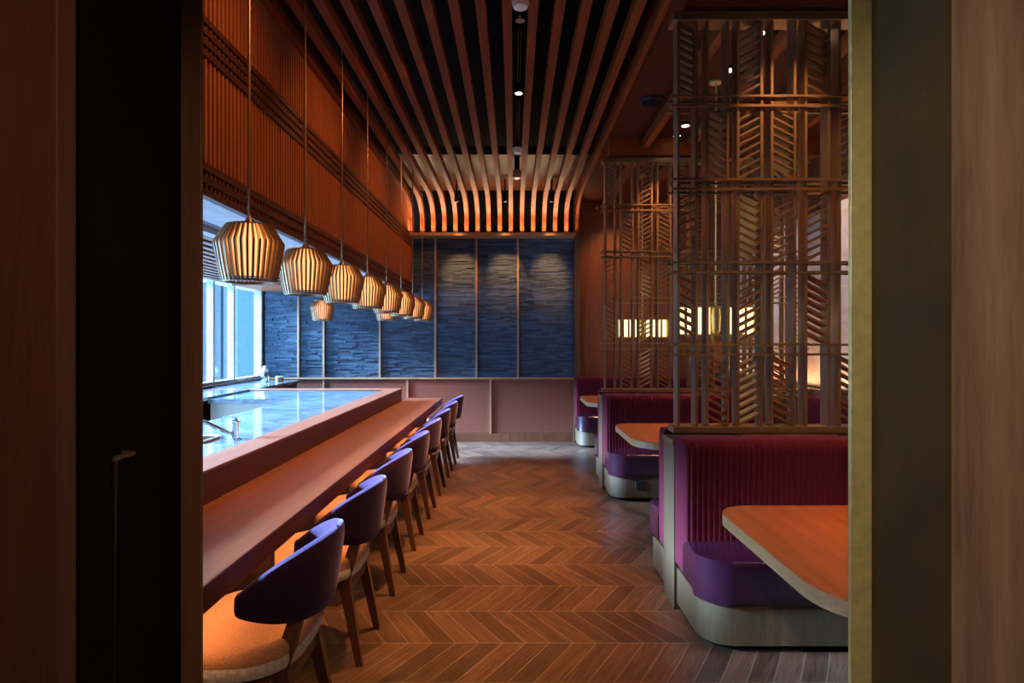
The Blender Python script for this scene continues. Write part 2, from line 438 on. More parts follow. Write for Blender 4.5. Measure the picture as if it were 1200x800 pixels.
# outside the windows: a wing of the same building and the paving
ow = bpy.data.objects.new('exterior_wing', None); COL.objects.link(ow); tag(ow, 'pale panelled building wing outside the bar windows', 'building', kind='structure')
xs = [-14, -12.2, -10.5, -9.0, -7.9, -6.55, -6.2, -5.72, -5.4, -5.0, -4.62, -4.2, -3.9]
mats = ['out_blue', 'out_teal', 'out_white', 'out_blue', 'out_white', 'out_white', 'out_blue', 'out_white', 'out_teal', 'out_blue', 'out_teal', 'out_teal']
for i, (a, b) in enumerate(zip(xs, xs[1:])):
    obj('wing_panel', MB().box(a, 12.0 + .1 * (i % 2), -1, b, 12.4, 7.5), mats[i], ow)
struct('exterior_ground', MB().box(-30, -10, -.3, XL - .25, 20, -.2), 'out_pave', 'paving outside the bar windows', 'ground')

# ------------------------------------------------------------------ CURVED CEILING SLATS
def slat_mesh(x, w=.058, dep=.085, end=2.965):
    zb = 3.43; rings = []
    path = [(1.46, zb), (4, zb), (6.5, zb), (8.0, zb)]
    for i in range(1, 15):
        a = .5 * PI * i / 14
        path.append((8.0 + .68 * math.sin(a), zb - .26 * (1 - math.cos(a)) ))
    path += [(8.70, 3.05), (8.70, end)]
    for i, (y, z) in enumerate(path):
        if i == 0: d = Vector((0, 1, 0))
        elif i == len(path) - 1: d = Vector((0, 0, -1))
        else:
            d = Vector((0, path[i + 1][0] - path[i - 1][0], path[i + 1][1] - path[i - 1][1])).normalized()
        nrm = Vector((0, -d.z, d.y))   # pointing away from the room
        p = Vector((x, y, z)); q = p + nrm * dep
        rings.append([p + Vector((-w / 2, 0, 0)), p + Vector((w / 2, 0, 0)), q + Vector((w / 2, 0, 0)), q + Vector((-w / 2, 0, 0))])
    return MB().sweep(rings)
sx = [.745 - .157 * i for i in range(15)]
for i, x in enumerate(sx):
    o = solo('ceiling_slat', slat_mesh(x), 'slat', 'long wood ceiling slat curving down the back wall, %s from the booths' % ORD[i], 'ceiling slat', 'curved ceiling slats')
solo('edge_slat', slat_mesh(.898, .038, .24), 'slat', 'deep edge board closing the curved slats beside the booths', 'edge board')

# ------------------------------------------------------------------ SLATTED BULKHEAD OVER THE BAR
bk = thing('slatted_bulkhead', 'hanging red wood slat screen above the bar counter', 'slat screen', (XBK, 5.2, ZSOF - .03))
Z0, Z1, Z2, Z3, Z4 = ZSOF - .03, 2.31, 2.805, 3.0, 3.53
def vslats(z0, z1):
    mb = MB(); y = 1.5
    while y < YB - .03:
        mb.box(XBK, y, z0, XBK + .016, y + .02, z1); y += .0435
    return mb
obj('lower_slats', vslats(Z1 - .01, Z2 + .01), 'screen_slat', bk)
obj('upper_slats', vslats(Z3 - .01, Z4 + .01), 'screen_slat', bk)
obj('backing', MB().box(XBK - .12, 1.46, ZSOF + .165, XBK - .09, YB - .02, ZC), 'black', bk)
def rails(zs, h):
    mb = MB()
    for z in zs: mb.box(XBK - .012, 1.46, z, XBK + .03, YB - .02, z + h)
    return mb
obj('lower_rail', rails([Z0, Z0 + .062, Z0 + .124], .034), 'screen_dark', bk)
obj('middle_rail', rails([Z2, Z2 + .052, Z2 + .104, Z2 + .156], .03), 'screen_dark', bk)
obj('upper_rail', rails([Z4, Z4 + .055, Z4 + .11], .034), 'screen_dark', bk)
def pegs(zs):
    mb = MB(); y = 1.5; ol = [(XBK - .016, 1.48)]
    while y < 8.85:
        ol += [(XBK - .01, y + .004), (XBK + .018, y + .004), (XBK + .018, y + .02), (XBK - .01, y + .02)]; y += .0435
    ol.append((XBK - .016, 8.88))
    for z in zs: mb.slab(ol, z, z + .028)
    return mb
obj('lower_lattice', pegs([Z0 + .034, Z0 + .096]), 'screen_slat', bk)
obj('middle_lattice', pegs([Z2 + .03, Z2 + .082, Z2 + .134]), 'screen_slat', bk)
obj('upper_lattice', pegs([Z4 + .034, Z4 + .089]), 'screen_slat', bk)

# ------------------------------------------------------------------ PENDANT LANTERNS
def make_pendant(drop, label):
    """origin at the shade bottom"""
    t = thing('pendant_lantern', label, 'pendant lamp', (0, 0, 0), 'ribbed lantern pendants')
    prof = [(.104, .0), (.118, .06), (.137, .165), (.136, .178), (.09, .252)]
    obj('shade', MB().lathe([(r - .006, z) for r, z in [(.108, .02)] + prof[1:]], n=48), 'shade', t, True)
    rb = MB(); n = 36
    for i in range(n):
        a = 2 * PI * i / n; c, s_ = math.cos(a), math.sin(a)
        tg = Vector((-s_, c, 0))
        rings = []
        for r, z in prof:
            p = Vector((c * r, s_ * r, z)); q = Vector((c * (r + .015), s_ * (r + .015), z))
            rings.append([p - tg * .0058, q - tg * .005, q + tg * .005, p + tg * .0058])
        rb.sweep(rings)
    obj('ribs', rb, 'bronze', t)
    obj('bottom_disc', MB().lathe([(.1, .014), (.1, .018)], n=32), 'bronze', t, True)
    fr = MB().lathe([(.1, .252), (.1, .258), (.03, .262), (.012, .29), (.008, .3)], n=32)
    obj('top_cap', fr, 'bronze', t, True)
    obj('rim_ring', MB().lathe([(.098, -.004), (.112, -.004), (.116, .006), (.098, .006), (.098, -.004)], n=32, cap0=False, cap1=False), 'bronze', t, True)
    obj('stem', MB().tube((0, 0, .295), (0, 0, drop), .0055), 'bronze', t, True)
    obj('canopy', MB().lathe([(.008, drop - .05), (.045, drop - .045), (.05, drop)], n=20), 'darkbronze', t, True)
    return t
PZ = 1.722
p0 = make_pendant(ZC - PZ, '')
for i in range(8):
    lab = 'ribbed bronze lantern pendant above the bar counter, %s from the doorway' % ORD[i]
    loc = (-1.205, 2.80 + .755 * i, PZ)
    if i == 0: p0.location = loc; p0['label'] = lab
    else: dup(p0, loc, lab)
    spot('pendant_light', (loc[0], loc[1], PZ - .005), (loc[0] - .12, loc[1], 0), 32, WARM, 120, .6, .05)
p1 = make_pendant(ZSOF + .03 - PZ, 'short pale lantern pendant behind the bar nearest the windows')
p1.location = (-2.48, 7.95, PZ)
dup(p1, (-1.65, 7.95, PZ), 'short lantern pendant behind the bar under the bulkhead end')
for x in (-2.48, -1.65): spot('pendant_light', (x, 7.95, PZ - .005), (x, 7.95, 0), 4, WARM, 150, .6, .05)

# ------------------------------------------------------------------ BAR
bar = thing('bar_counter', 'long dark wood bar counter with raised rim beside the chairs', 'bar counter', (-1.2, 4.5, 0))
obj('counter_top', MB().box(-1.327, 1.48, .67, -.885, 7.63, .75, .004), 'counter', bar)
obj('riser', MB().box(-1.40, 1.48, .55, -1.3215, 7.25, .884), 'riser', bar)
rm = MB().slab([(-1.484, 1.48), (-1.32, 1.48), (-1.32, 7.26), (XL + .06, 7.26), (XL + .06, 7.0), (-1.484, 7.0)], .884, .897, .002, 2)
obj('rim', rm, 'rim', bar)
obj('front_panel', MB().box(-1.45, 1.48, 0, -1.3, 7.26, .67).box(-2.98, 7.12, 0, -1.45, 7.26, .862), 'darkpanel', bar)
for i in range(3):
    obj('bracket', MB().box(-1.3, 2.53 + 2.265 * i, .45, -1.0, 2.57 + 2.265 * i, .67), 'darkpanel', bar)
obj('light_strip', MB().box(-1.05, 1.6, .664, -1.03, 7.5, .67), 'led', bar)
st = thing('stone_worktop', 'polished pale stone worktop inside the bar rim', 'worktop', (-1.9, 4.2, 0))
obj('worktop', MB().slab([(-2.16, 1.48), (-1.486, 1.48), (-1.486, 6.998), (-2.995, 6.998), (-2.995, 6.02), (-2.16, 6.02)], .84, .887, .004, 2), 'stone', st)
obj('base_cabinet', MB().box(-2.1, 1.48, .0, -1.46, 6.99, .84).box(-3.0, 6.08, 0, -2.1, 6.99, .84), 'steel', st)
sk = thing('sink', 'small sunken bar sink in the stone worktop beside the tap', 'sink', (-1.9, 3.5, .8))
obj('basin', MB().slab(rrect(-2.1, 3.36, -1.72, 3.62, [.04] * 4), .8885, .892, .0), 'black', sk)
obj('sink_rim', MB().sweep([[(x, y, z) for x, y, z in r] for r in zip(*[[(x, y, .889), (x2, y2, .889), (x2, y2, .896), (x, y, .896)] for (x, y), (x2, y2) in zip(rrect(-2.1, 3.36, -1.72, 3.62, [.04] * 4), rrect(-2.115, 3.345, -1.705, 3.635, [.05] * 4))])]) if False else MB().path([(x, y, .8955) for x, y in rrect(-2.1, 3.36, -1.72, 3.62, [.04] * 4)], .007, 6), 'steel', sk, True)
fa = thing('tap', 'polished chrome bar tap with a long angled spout', 'tap', (-1.60, 3.54, .887))
obj('tap_body', MB().lathe([(.03, .887), (.03, .892), (.021, .895), (.02, .98), (.024, .985), (.024, .995), (.019, 1.0)], (-1.60, 3.54), 20), 'chrome', fa, True)
obj('spout', MB().path([(-1.605, 3.54, .91), (-1.66, 3.53, .935), (-1.75, 3.51, .985), (-1.83, 3.5, 1.015), (-1.9, 3.48, 1.02), (-1.95, 3.47, 1.0)], .011), 'chrome', fa, True)
obj('tap_lever', MB().path([(-1.60, 3.54, 1.0), (-1.6, 3.54, 1.008), (-1.64, 3.55, 1.012), (-1.68, 3.56, 1.012)], .006), 'chrome', fa, True)
bc = thing('back_counter', 'low window side counter with a pale stone top', 'counter', (-3.3, 6, 0))
obj('counter_top', MB().box(XL + .045, 1.48, .87, -3.0, 6.99, .905, .003).box(XL + .045, 7.27, .87, -3.0, 8.6, .905, .003), 'stone', bc)
obj('cabinet_body', MB().box(XL + .01, 7.28, 0, -3.03, 8.58, .87).box(XL + .01, 1.48, 0, -3.45, 6.98, .87), 'darkpanel', bc)
for i, (a, b) in enumerate(((3.0, 4.4), (4.45, 5.85))):
    fd = thing('drawer_cooler', 'stainless drawer cooler under the window counter, %s' % ('nearer the doorway' if i == 0 else 'beside the stone return'), 'drawer cooler', (-3.2, (a + b) / 2, 0), 'stainless drawer coolers')
    obj('body', MB().box(-3.44, a, .05, -3.04, b, .865, .004), 'steel', fd)
    m_ = (a + b) / 2
    for (ya, yb) in ((a + .02, m_ - .01), (m_ + .01, b - .02)):
        for (za, zb) in ((.1, .4), (.42, .72)):
            dr = obj('drawer', MB().box(-3.04, ya, za, -3.02, yb, zb, .003), 'steel', fd)
            obj('drawer_handle', MB().path([(-3.02, ya + .12, zb - .05), (-2.985, ya + .12, zb - .05), (-2.985, yb - .12, zb - .05), (-3.02, yb - .12, zb - .05)], .007, 8), 'chrome', dr, True)
    for yk in (a + .3, a + .42):
        obj('control_knob', MB().tube((-3.04, yk, .8), (-3.0, yk, .8), .022), 'rubber', fd, True)
    for xf in (-3.1, -3.4):
        for yf in (a + .1, b - .1): obj('foot', MB().tube((xf, yf, 0), (xf, yf, .05), .02), 'rubber', fd)
sh = thing('shaker', 'tall chrome shaker standing on the window counter corner', 'shaker', (-3.36, 8.3, .905))
obj('body', MB().lathe([(.045, .905), (.05, .915), (.05, 1.03), (.046, 1.04)], (-3.36, 8.3), 24), 'chrome', sh, True)
obj('cap', MB().lathe([(.046, 1.04), (.046, 1.075), (.03, 1.09), (.022, 1.11), (.015, 1.12)], (-3.36, 8.3), 24), 'white', sh, True)
tin = thing('tin', 'small round tin beside the chrome shaker', 'tin', (-3.2, 8.4, .905))
obj('body', MB().lathe([(.05, .905), (.05, .955)], (-3.2, 8.4), 20), 'trim', tin, True)
obj('lid', MB().lathe([(.053, .955), (.053, .972), (.04, .976)], (-3.2, 8.4), 20), 'steel', tin, True)

# ------------------------------------------------------------------ CHAIRS
def make_chair():
    t = thing('bar_chair', '', 'chair', (0, 0, 0), 'purple backed chairs along the bar')
    def outline(sx, sy, n=40, p=3.0, x0=-.0):
        pts = []
        for i in range(n):
            a = 2 * PI * i / n; c, s_ = math.cos(a), math.sin(a)
            w = sy * (1.0 - .06 * (c > 0) * c)
            pts.append((x0 + sx * math.copysign(abs(c) ** (2 / p), c), w * math.copysign(abs(s_) ** (2 / p), s_)))
        return pts
    def dome(sx, sy, levels):
        rings = []
        for k_, z in levels: rings.append([(x * k_, y * k_, z) for x, y in outline(sx, sy)])
        return MB().sweep(rings)
    sd = dome(.222, .272, [(.96, .425), (1.0, .432), (1.01, .447), (.985, .463), (.93, .477), (.8, .487), (.55, .493), (.2, .495)])
    obj('seat', sd, 'tan', t, True)
    obj('seat_border', dome(.223, .273, [(.95, .385), (.985, .388), (1.005, .4), (1.012, .42), (1.0, .431)]), 'cream', t, True)
    obj('seat_frame', dome(.2, .225, [(1, .345), (1, .387)]), 'chairwood', t, True)
    # curved shell back
    rings = []; N = 36; AM = math.radians(80)
    for i in range(-2, N + 3):
        tt = max(-1, min(1, -1 + 2 * i / N)); a = tt * AM
        q = abs(tt)
        sm = q ** 2.3
        zt = .80 - .13 * sm; zb = .52 + .072 * min(1, q ** 2.2)
        th = .024
        endk = 1.0
        if i < 0 or i > N: endk = {1: .75, 2: .3}[(-i if i < 0 else i - N)]
        hz = (zt - zb) / 2 * (.35 + .65 * endk if endk < 1 else 1); zc = (zt + zb) / 2
        ext = {1.0: 0, .75: .012, .3: .018}[endk]
        ring = []
        for j in range(16):
            b = 2 * PI * j / 16; cb_, sb = math.cos(b), math.sin(b)
            dn = th * endk * math.copysign(abs(cb_) ** .6, cb_); dz = hz * math.copysign(abs(sb) ** .45, sb)
            z = zc + dz
            lean = (z - .64) * .14 * math.cos(a)
            R, Rx = .268 + dn, .245 + dn
            x = .012 + Rx * math.cos(a) + lean; y_ = R * math.sin(a)
            x -= ext
            ring.append((x, y_, z))
        rings.append(ring)
    obj('backrest', MB().sweep(rings), 'purple', t, True)
    for sy in (-1, 1):
        def leg(p0, p1, w0, w1):
            p0, p1 = Vector(p0), Vector(p1); rr = []
            for p, w in ((p0, w0), (p1, w1)):
                rr.append([p + Vector((-w, -w * .8, 0)), p + Vector((w, -w * .8, 0)), p + Vector((w, w * .8, 0)), p + Vector((-w, w * .8, 0))])
            return MB().sweep(rr)
        obj('leg', leg((.14, sy * .155, .385), (.215, sy * .178, 0), .026, .015), 'chairwood', t)
        obj('leg', leg((-.15, sy * .17, .385), (-.185, sy * .19, 0), .024, .015), 'chairwood', t)
        obj('back_post', leg((.135, sy * .15, .36), (.205, sy * .135, .6), .03, .02), 'chairwood', t)
    obj('stretcher', MB().box(.14, -.16, .31, .165, .16, .345), 'chairwood', t)
    return t
CH0 = 2.175
c0 = make_chair()
for ch in c0.children:
    if ch.name.startswith('seat'): ch.location.x = -.03
for i in range(8):
    lab = 'purple velvet backed chair with tan seat at the counter, %s from the doorway' % ORD[i]
    loc = (-.905, CH0 + .755 * i, 0)
    if i == 0: c0.location = loc; c0['label'] = lab
    else:
        dup(c0, loc, lab)

# ------------------------------------------------------------------ BOOTHS
DIV = [3.445, 6.145]           # divider centres
def tufted(x0, x1, yb, sgn, z0, z1, dep, axis='x', pitch=.0285):
    """ribbed backrest: back at yb, ribs bulging toward sgn*y (or along y when axis == 'y')"""
    prof = []   # (depth 0..1, z, ribweight)
    nz = 8
    prof.append((0, z0, 0)); prof.append((.97, z0, 0)); prof.append((1, z0 + .01, 1))
    for i in range(1, nz): prof.append((1, z0 + .01 + (z1 - .05 - z0) * i / nz, 1))
    for i in range(0, 7):
        a = .5 * PI * i / 6
        prof.append((.55 + .45 * math.cos(a), z1 - .045 + .045 * math.sin(a), 1 - i / 8))
    prof.append((0, z1, 0))
    rings = []; n = int((x1 - x0) / (pitch / 6)); 
    for i in range(n + 1):
        x = x0 + (x1 - x0) * i / n
        e = min(1, (x - x0) / .03, (x1 - x) / .03); e = math.sqrt(max(0, 1 - (1 - e) ** 2)) * .25 + .75
        ph = ((x - x0) / pitch) % 1.0
        rb = abs(math.sin(PI * ph)) ** .6
        ring = []
        for dd, z, w in prof:
            off = dep * dd * e - .011 * w * (1 - rb)
            p = (x, yb + sgn * off, z) if axis == 'x' else (yb + sgn * off, x, z)
            ring.append(p)
        rings.append(ring)
    return MB().sweep(rings)
def bench(yw, sgn, label):
    """yw: face of the divider the bench backs on; sgn: direction it faces along Y"""
    t = thing('booth_bench', label, 'booth bench', (1.6, yw + sgn * .25, 0), 'purple booth benches')
    f0, f1 = yw + sgn * .18, yw + sgn * .49
    obj('backrest', tufted(.875, 2.5, yw, sgn, .26, .94, .18), 'magenta', t, True)
    def ol(x0, ya, yb_, r):
        lo, hi = min(ya, yb_), max(ya, yb_)
        rad = [r, 0, 0, 0] if sgn < 0 else [0, 0, 0, r]
        return rrect(x0, lo, 2.5, hi, rad, 10)
    obj('seat_cushion', MB().slab(ol(.872, f0 - sgn * .02, f1, .15), .225, .43, .04, 5), 'leather', t, True)
    obj('base', MB().slab(ol(.885, yw, f1 - sgn * .015, .15), .035, .225), 'taupe', t, True)
    obj('toe_kick', MB().slab(ol(.925, yw, f1 - sgn * .05, .14), .0, .035), 'black', t)
    return t, f1
def wall_bench(y0, y1, label):
    t = thing('wall_bench', label, 'booth bench', (2.8, (y0 + y1) / 2, 0), 'wall side booth benches')
    obj('backrest', tufted(y0, y1, 3.02, -1, .43, .93, .15, 'y'), 'magenta', t, True)
    obj('seat_cushion', MB().slab(rrect(2.505, y0 + .01, 2.88, y1 - .01, [.0, 0, 0, 0]), .225, .43, .03, 4), 'leather', t, True)
    obj('base', MB().box(2.52, y0 + .01, 0, 3.01, y1 - .01, .225), 'taupe', t)
    return t
names = ['front booth', 'middle booth', 'back booth']
def divider(yc, label):
    t = thing('booth_divider', label, 'booth divider', (1.9, yc, 0), 'wooden booth dividers')
    obj('core_panel', MB().box(.868, yc - .115, 0, 3.02, yc + .115, .885, .003), 'taupe', t)
    obj('cap_board', MB().box(.862, yc - .115, .885, 3.02, yc + .115, .915, .003), 'table_edge', t)
    return t
divider(DIV[0], 'taupe wood booth divider between the front and middle booths')
divider(DIV[1], 'taupe wood booth divider between the middle and back booths')
b, f = bench(DIV[0] - .115, -1, 'magenta ribbed bench with purple leather seat beside the nearest table')
bench(DIV[0] + .115, 1, 'purple bench backing onto the nearest divider, facing the slate wall')
b2, f2 = bench(DIV[1] - .115, -1, 'magenta ribbed bench in the middle booth with a black outlet')
ol = obj('power_outlet', MB().box(1.10, f2 + .003, .12, 1.17, f2 + .016, .195, .003), 'rubber', b2)
bench(DIV[1] + .115, 1, 'purple bench backing onto the far divider, facing the slate wall')
bench(YB - .1, -1, 'purple ribbed bench against the red wood back wall')
wall_bench(3.565, 6.025, 'ribbed magenta bench along the marble wall of the middle booth')
wall_bench(6.265, 8.81, 'ribbed magenta bench along the marble wall of the back booth')

def table(yc, label):
    t = thing('booth_table', label, 'table', (1.55, yc, 0), 'wooden booth tables')
    ola = rrect(.85, yc - .525, 2.2, yc + .525, [.24, .05, .05, .15], 12)
    top = obj('tabletop', MB().slab(ola, .725, .75, .002, 2), 'table', t, True)
    olb = rrect(.849, yc - .526, 2.2, yc + .526, [.24, .05, .05, .15], 12)
    obj('edge_band', MB().slab(olb, .703, .7465, .002, 2), 'table_edge', t, True)
    obj('pedestal', MB().tube((1.6, yc, .02), (1.6, yc, .703), .05, n=24), 'bronze', t, True)
    obj('foot_plate', MB().slab(rrect(1.3, yc - .25, 1.9, yc + .25, [.03] * 4), 0, .02, .003), 'bronze', t, True)
    return t
table(2.10, 'rounded walnut table in the nearest booth beside the doorway')
table(4.74, 'rounded walnut table in the middle booth between the lattice screens')
table(7.45, 'rounded walnut table in the back booth by the slate wall')

# lattice screens
POST = [.906, 1.006, 1.066, 1.178, 1.236, 1.367, 1.424, 1.551, 1.612, 1.739, 1.798, 1.925, 1.985, 2.112, 2.172, 2.3, 2.36, 2.487, 2.547, 2.674, 2.734, 2.86]
PANELS = [(POST[0], POST[1])] + [(POST[i], POST[i + 1]) for i in range(2, len(POST) - 1, 2)]
PAT = ['\\./.\\.', '.\\/\\./', '/.\\//.', '\\./.\\.', '.\\/\\.\\']
def screen(yc, label):
    zb, zt = .98, 3.225
    t = thing('lattice_screen', label, 'lattice screen', (1.9, yc, .945), 'bronze lattice screens')
    obj('bottom_rail', MB().box(.88, yc - .06, .945, 2.95, yc + .06, .98, .003), 'screen', t)
    obj('top_rail', MB().box(.88, yc - .06, zt, 2.95, yc + .06, zt + .045, .003), 'screen', t)
    for x in (1.25, 1.85, 2.45): obj('foot_block', MB().box(x - .02, yc - .03, .915, x + .02, yc + .03, .945), 'screen', t)
    for x in POST: obj('post', MB().box(x, yc - .043, zb, x + .015, yc + .043, zt), 'screen', t)
    for zc in (2.78, 2.32, 1.861, 1.405):
        for dz in (-.027, .027):
            obj('cross_rail', MB().box(.872, yc - .055, zc + dz - .006, 2.93, yc - .043, zc + dz + .006).box(.872, yc + .043, zc + dz - .006, 2.93, yc + .055, zc + dz + .006), 'screen', t)
    lv = [zt, 2.78, 2.32, 1.861, 1.405, zb]
    for r in range(5):
        for c, (xa, xb) in enumerate(PANELS):
            ch = PAT[r][c % 6]
            if ch == '.': continue
            xa2, xb2 = xa + .015, xb
            w = xb2 - xa2; sl = math.radians(27) * (-1 if ch == '\\' else 1)
            h = math.tan(abs(sl)) * w
            z0, z1 = lv[r + 1] + (.04 if r < 4 else .01), lv[r] - (.04 if r > 0 else .01)
            n = int((z1 - z0 - h) / .0425); mb = MB()
            for i in range(n + 1):
                z = z0 + h / 2 + (z1 - z0 - h) * i / max(n, 1)
                mb.obox(((xa2 + xb2) / 2, yc, z), w / math.cos(sl), .072, .011, Matrix.Rotation(-sl, 4, 'Y'))
            obj('chevron_panel', mb, 'screen', t)
    return t
screen(3.445, 'tall bronze chevron lattice screen standing on the nearest booth divider')
screen(6.145, 'tall bronze chevron lattice screen standing on the far booth divider')

# linear booth lamps
def booth_lamp(yc, label):
    t = thing('linear_pendant', label, 'pendant lamp', (1.56, yc, 1.5), 'linear pendants over the booth tables')
    x0, x1 = 1.26, 1.86
    obj('lower_frame', MB().box(x0, yc - .045, 1.495, x1, yc + .045, 1.507).box(x0, yc - .045, 1.71, x1, yc + .045, 1.722), 'brass', t)
    n = 9
    for i in range(n):
        x = x0 + .035 + (x1 - x0 - .07) * i / (n - 1)
        if i == 4: continue
        obj('glass_tube', MB().tube((x, yc, 1.507), (x, yc, 1.71), .021, n=14), 'tube', t, True)
    for x in (x0, x1 - .008):
        obj('end_plate', MB().box(x, yc - .045, 1.507, x + .008, yc + .045, 1.71), 'brass', t)
    obj('socket', MB().lathe([(.012, 1.5), (.03, 1.53), (.036, 1.64), (.03, 1.70), (.012, 1.722), (.012, 1.76)], (1.56, yc), 18), 'brass', t, True)
    obj('stem', MB().tube((1.56, yc, 1.75), (1.56, yc, ZB), .007), 'brass', t, True)
    obj('canopy', MB().lathe([(.05, ZB - .02), (.05, ZB)], (1.56, yc), 20), 'brass', t, True)
    return t
booth_lamp(2.10, 'brass framed lamp of glowing tubes over the nearest booth table')
booth_lamp(4.74, 'brass framed lamp of glowing tubes over the middle booth table')
booth_lamp(7.45, 'brass framed lamp of glowing tubes over the back booth table')

# ------------------------------------------------------------------ CEILING FITTINGS
def downlight(x, y, z, label, group, rad=.035):
    t = thing('downlight', label, 'downlight', (x, y, z - .02), group)
    obj('housing', MB().lathe([(rad + .012, z - .02), (rad + .014, z - .012), (rad + .014, z)], (x, y), 20), 'black', t, True)
    obj('lens', MB().lathe([(rad, z - .022), (rad * .9, z - .0215)], (x, y), 20), 'lens', t, True)
    return t
BL = [(1.6, 2.55), (1.59, 3.97), (1.585, 4.51), (1.585, 5.67), (1.58, 6.19 - .35), (2.04, 3.97), (2.46, 5.7)]
for i, (x, y) in enumerate([(1.59, 3.97), (1.585, 4.51), (1.585, 5.67), (2.04, 3.97), (2.46, 5.8), (1.58, 5.95), (1.60, 2.62)]):
    lab = ['over the near edge of the middle booth', 'over the middle booth table near its front', 'before the far lattice screen', 'by the marble side of the middle booth',
           'by the marble side before the far screen', 'close against the far lattice screen top', 'in front of the nearest lattice screen'][i]
    downlight(x, y, ZB, 'small black downlight in the red ceiling %s' % lab, 'booth ceiling downlights')
def canlamp(x, y, label):
    t = thing('spot_lamp', label, 'spot lamp', (x, y, 3.42), 'small black spot lamps')
    obj('can', MB().tube((x, y, 3.44), (x, y + .03, 3.34), .032, n=16), 'black', t, True)
    obj('lens', MB().tube((x, y + .0301, 3.3399), (x, y + .0303, 3.3393), .024, n=16), 'lens', t, True)
    obj('mount', MB().tube((x, y, 3.44), (x, y, ZC), .01), 'black', t, True)
    return t
for i, (x, y, l) in enumerate(((-.77, 8.28, 'nearest the bar pendants'), (-.117, 8.28, 'middle of the three'), (.51, 8.28, 'nearest the booths'))):
    canlamp(x, y, 'small black spot lamp between curved slats, ' + l)
    spot('wall_spot', (x, 8.12, 3.3), (x, YB, 2.35), 150, WARM, 34, 1, .02)
CXS = .04
for y in (3.6, 6.39):
    t = thing('smoke_detector', 'white round smoke detector between slats, %s' % ('nearer the doorway' if y < 5 else 'towards the slate wall'), 'smoke detector', (CXS, y, 3.44))
    obj('base_plate', MB().lathe([(.055, 3.44), (.055, 3.46)], (CXS, y), 24), 'white', t, True)
    obj('body', MB().lathe([(.02, 3.40), (.042, 3.405), (.05, 3.425), (.05, 3.44)], (CXS, y), 24), 'white', t, True)
    obj('mount', MB().tube((CXS, y, 3.46), (CXS, y, ZC), .012), 'black', t, True)
for i, (a, b) in enumerate(((3.95, 4.75), (5.1, 6.1))):
    t = thing('slot_diffuser', 'black slot air diffuser between slats, %s' % ('nearer the doorway' if i == 0 else 'nearer the slate wall'), 'air diffuser', (CXS, (a + b) / 2, 3.44), 'slot diffusers')
    obj('frame', MB().box(CXS - .045, a, 3.45, CXS - .035, b, ZC).box(CXS + .035, a, 3.45, CXS + .045, b, ZC), 'black', t)
    obj('vane', MB().box(CXS - .012, a, 3.45, CXS - .006, b, 3.6).box(CXS + .006, a, 3.45, CXS + .012, b, 3.6), 'darkbronze', t)
t = thing('downlight', 'single lit downlight between the centre slats', 'downlight', (CXS, 4.93, 3.44))
obj('housing', MB().lathe([(.04, 3.44), (.04, ZC)], (CXS, 4.93), 20), 'black', t, True)
obj('lens', MB().lathe([(.028, 3.4385), (.027, 3.438)], (CXS, 4.93), 20), 'lens', t, True)
t = thing('emergency_light', 'copper square emergency light between the centre slats', 'emergency light', (CXS, 7.35, 3.4))
obj('housing', MB().box(CXS - .05, 7.3, 3.4, CXS + .05, 7.4, 3.49, .004), 'trim', t)
obj('lens', MB().lathe([(.02, 3.399), (.019, 3.3985)], (CXS, 7.35), 16), 'lens', t, True)
obj('mount', MB().box(CXS - .03, 7.32, 3.49, CXS + .03, 7.38, ZC), 'black', t)
t = thing('ceiling_sprinkler', 'small sprinkler head between the centre slats', 'sprinkler', (CXS, 3.78, 3.42))
obj('head', MB().lathe([(.03, 3.42), (.03, 3.425), (.008, 3.43), (.012, 3.45)], (CXS, 3.78), 16), 'chrome', t, True)
obj('pipe', MB().tube((CXS, 3.78, 3.45), (CXS, 3.78, ZC), .012), 'black', t, True)
t = thing('ceiling_speaker', 'round black speaker in the red booth ceiling', 'speaker', (1.15, 5.1, ZB - .03))
obj('housing', MB().lathe([(.095, ZB - .03), (.1, ZB - .02), (.1, ZB)], (1.15, 5.1), 28), 'rubber', t, True)
obj('grille', MB().lathe([(.088, ZB - .033), (.08, ZB - .035)], (1.15, 5.1), 28), 'black', t, True)
t = thing('wall_sprinkler', 'small chrome sprinkler on the red wood wall beside the screen', 'sprinkler', (1.21, YB - .03, 3.5))
ws = (1.2, YB - .025, 3.36)
obj('plate', MB().tube((ws[0], ws[1], ws[2]), (ws[0], ws[1] - .012, ws[2]), .04, n=20), 'chrome', t, True)
obj('head', MB().tube((ws[0], ws[1] - .012, ws[2]), (ws[0], ws[1] - .08, ws[2]), .016, n=14).tube((ws[0], ws[1] - .08, ws[2]), (ws[0], ws[1] - .085, ws[2]), .03, n=14), 'chrome', t, True)
for i, y in enumerate((3.64, 5.2)):
    t = thing('downlight', 'round warm downlight in the dark soffit band over the bar, %s from the doorway' % ORD[i], 'downlight', (-1.93, y, ZSOF + .03), 'soffit downlights')
    obj('ring', MB().lathe([(.05, ZSOF + .03), (.052, ZSOF + .026), (.045, ZSOF + .024)], (-1.93, y), 24, cap1=False), 'white', t, True)
    obj('lens', MB().lathe([(.044, ZSOF + .0275), (.043, ZSOF + .0272)], (-1.93, y), 24), 'lens', t, True)
ls = solo('led_strip', MB().box(XBK + .02, YB - .29, 2.965, .86, YB - .275, 2.971), 'led', 'glowing strip on the ledge under the curved slats', 'light strip')

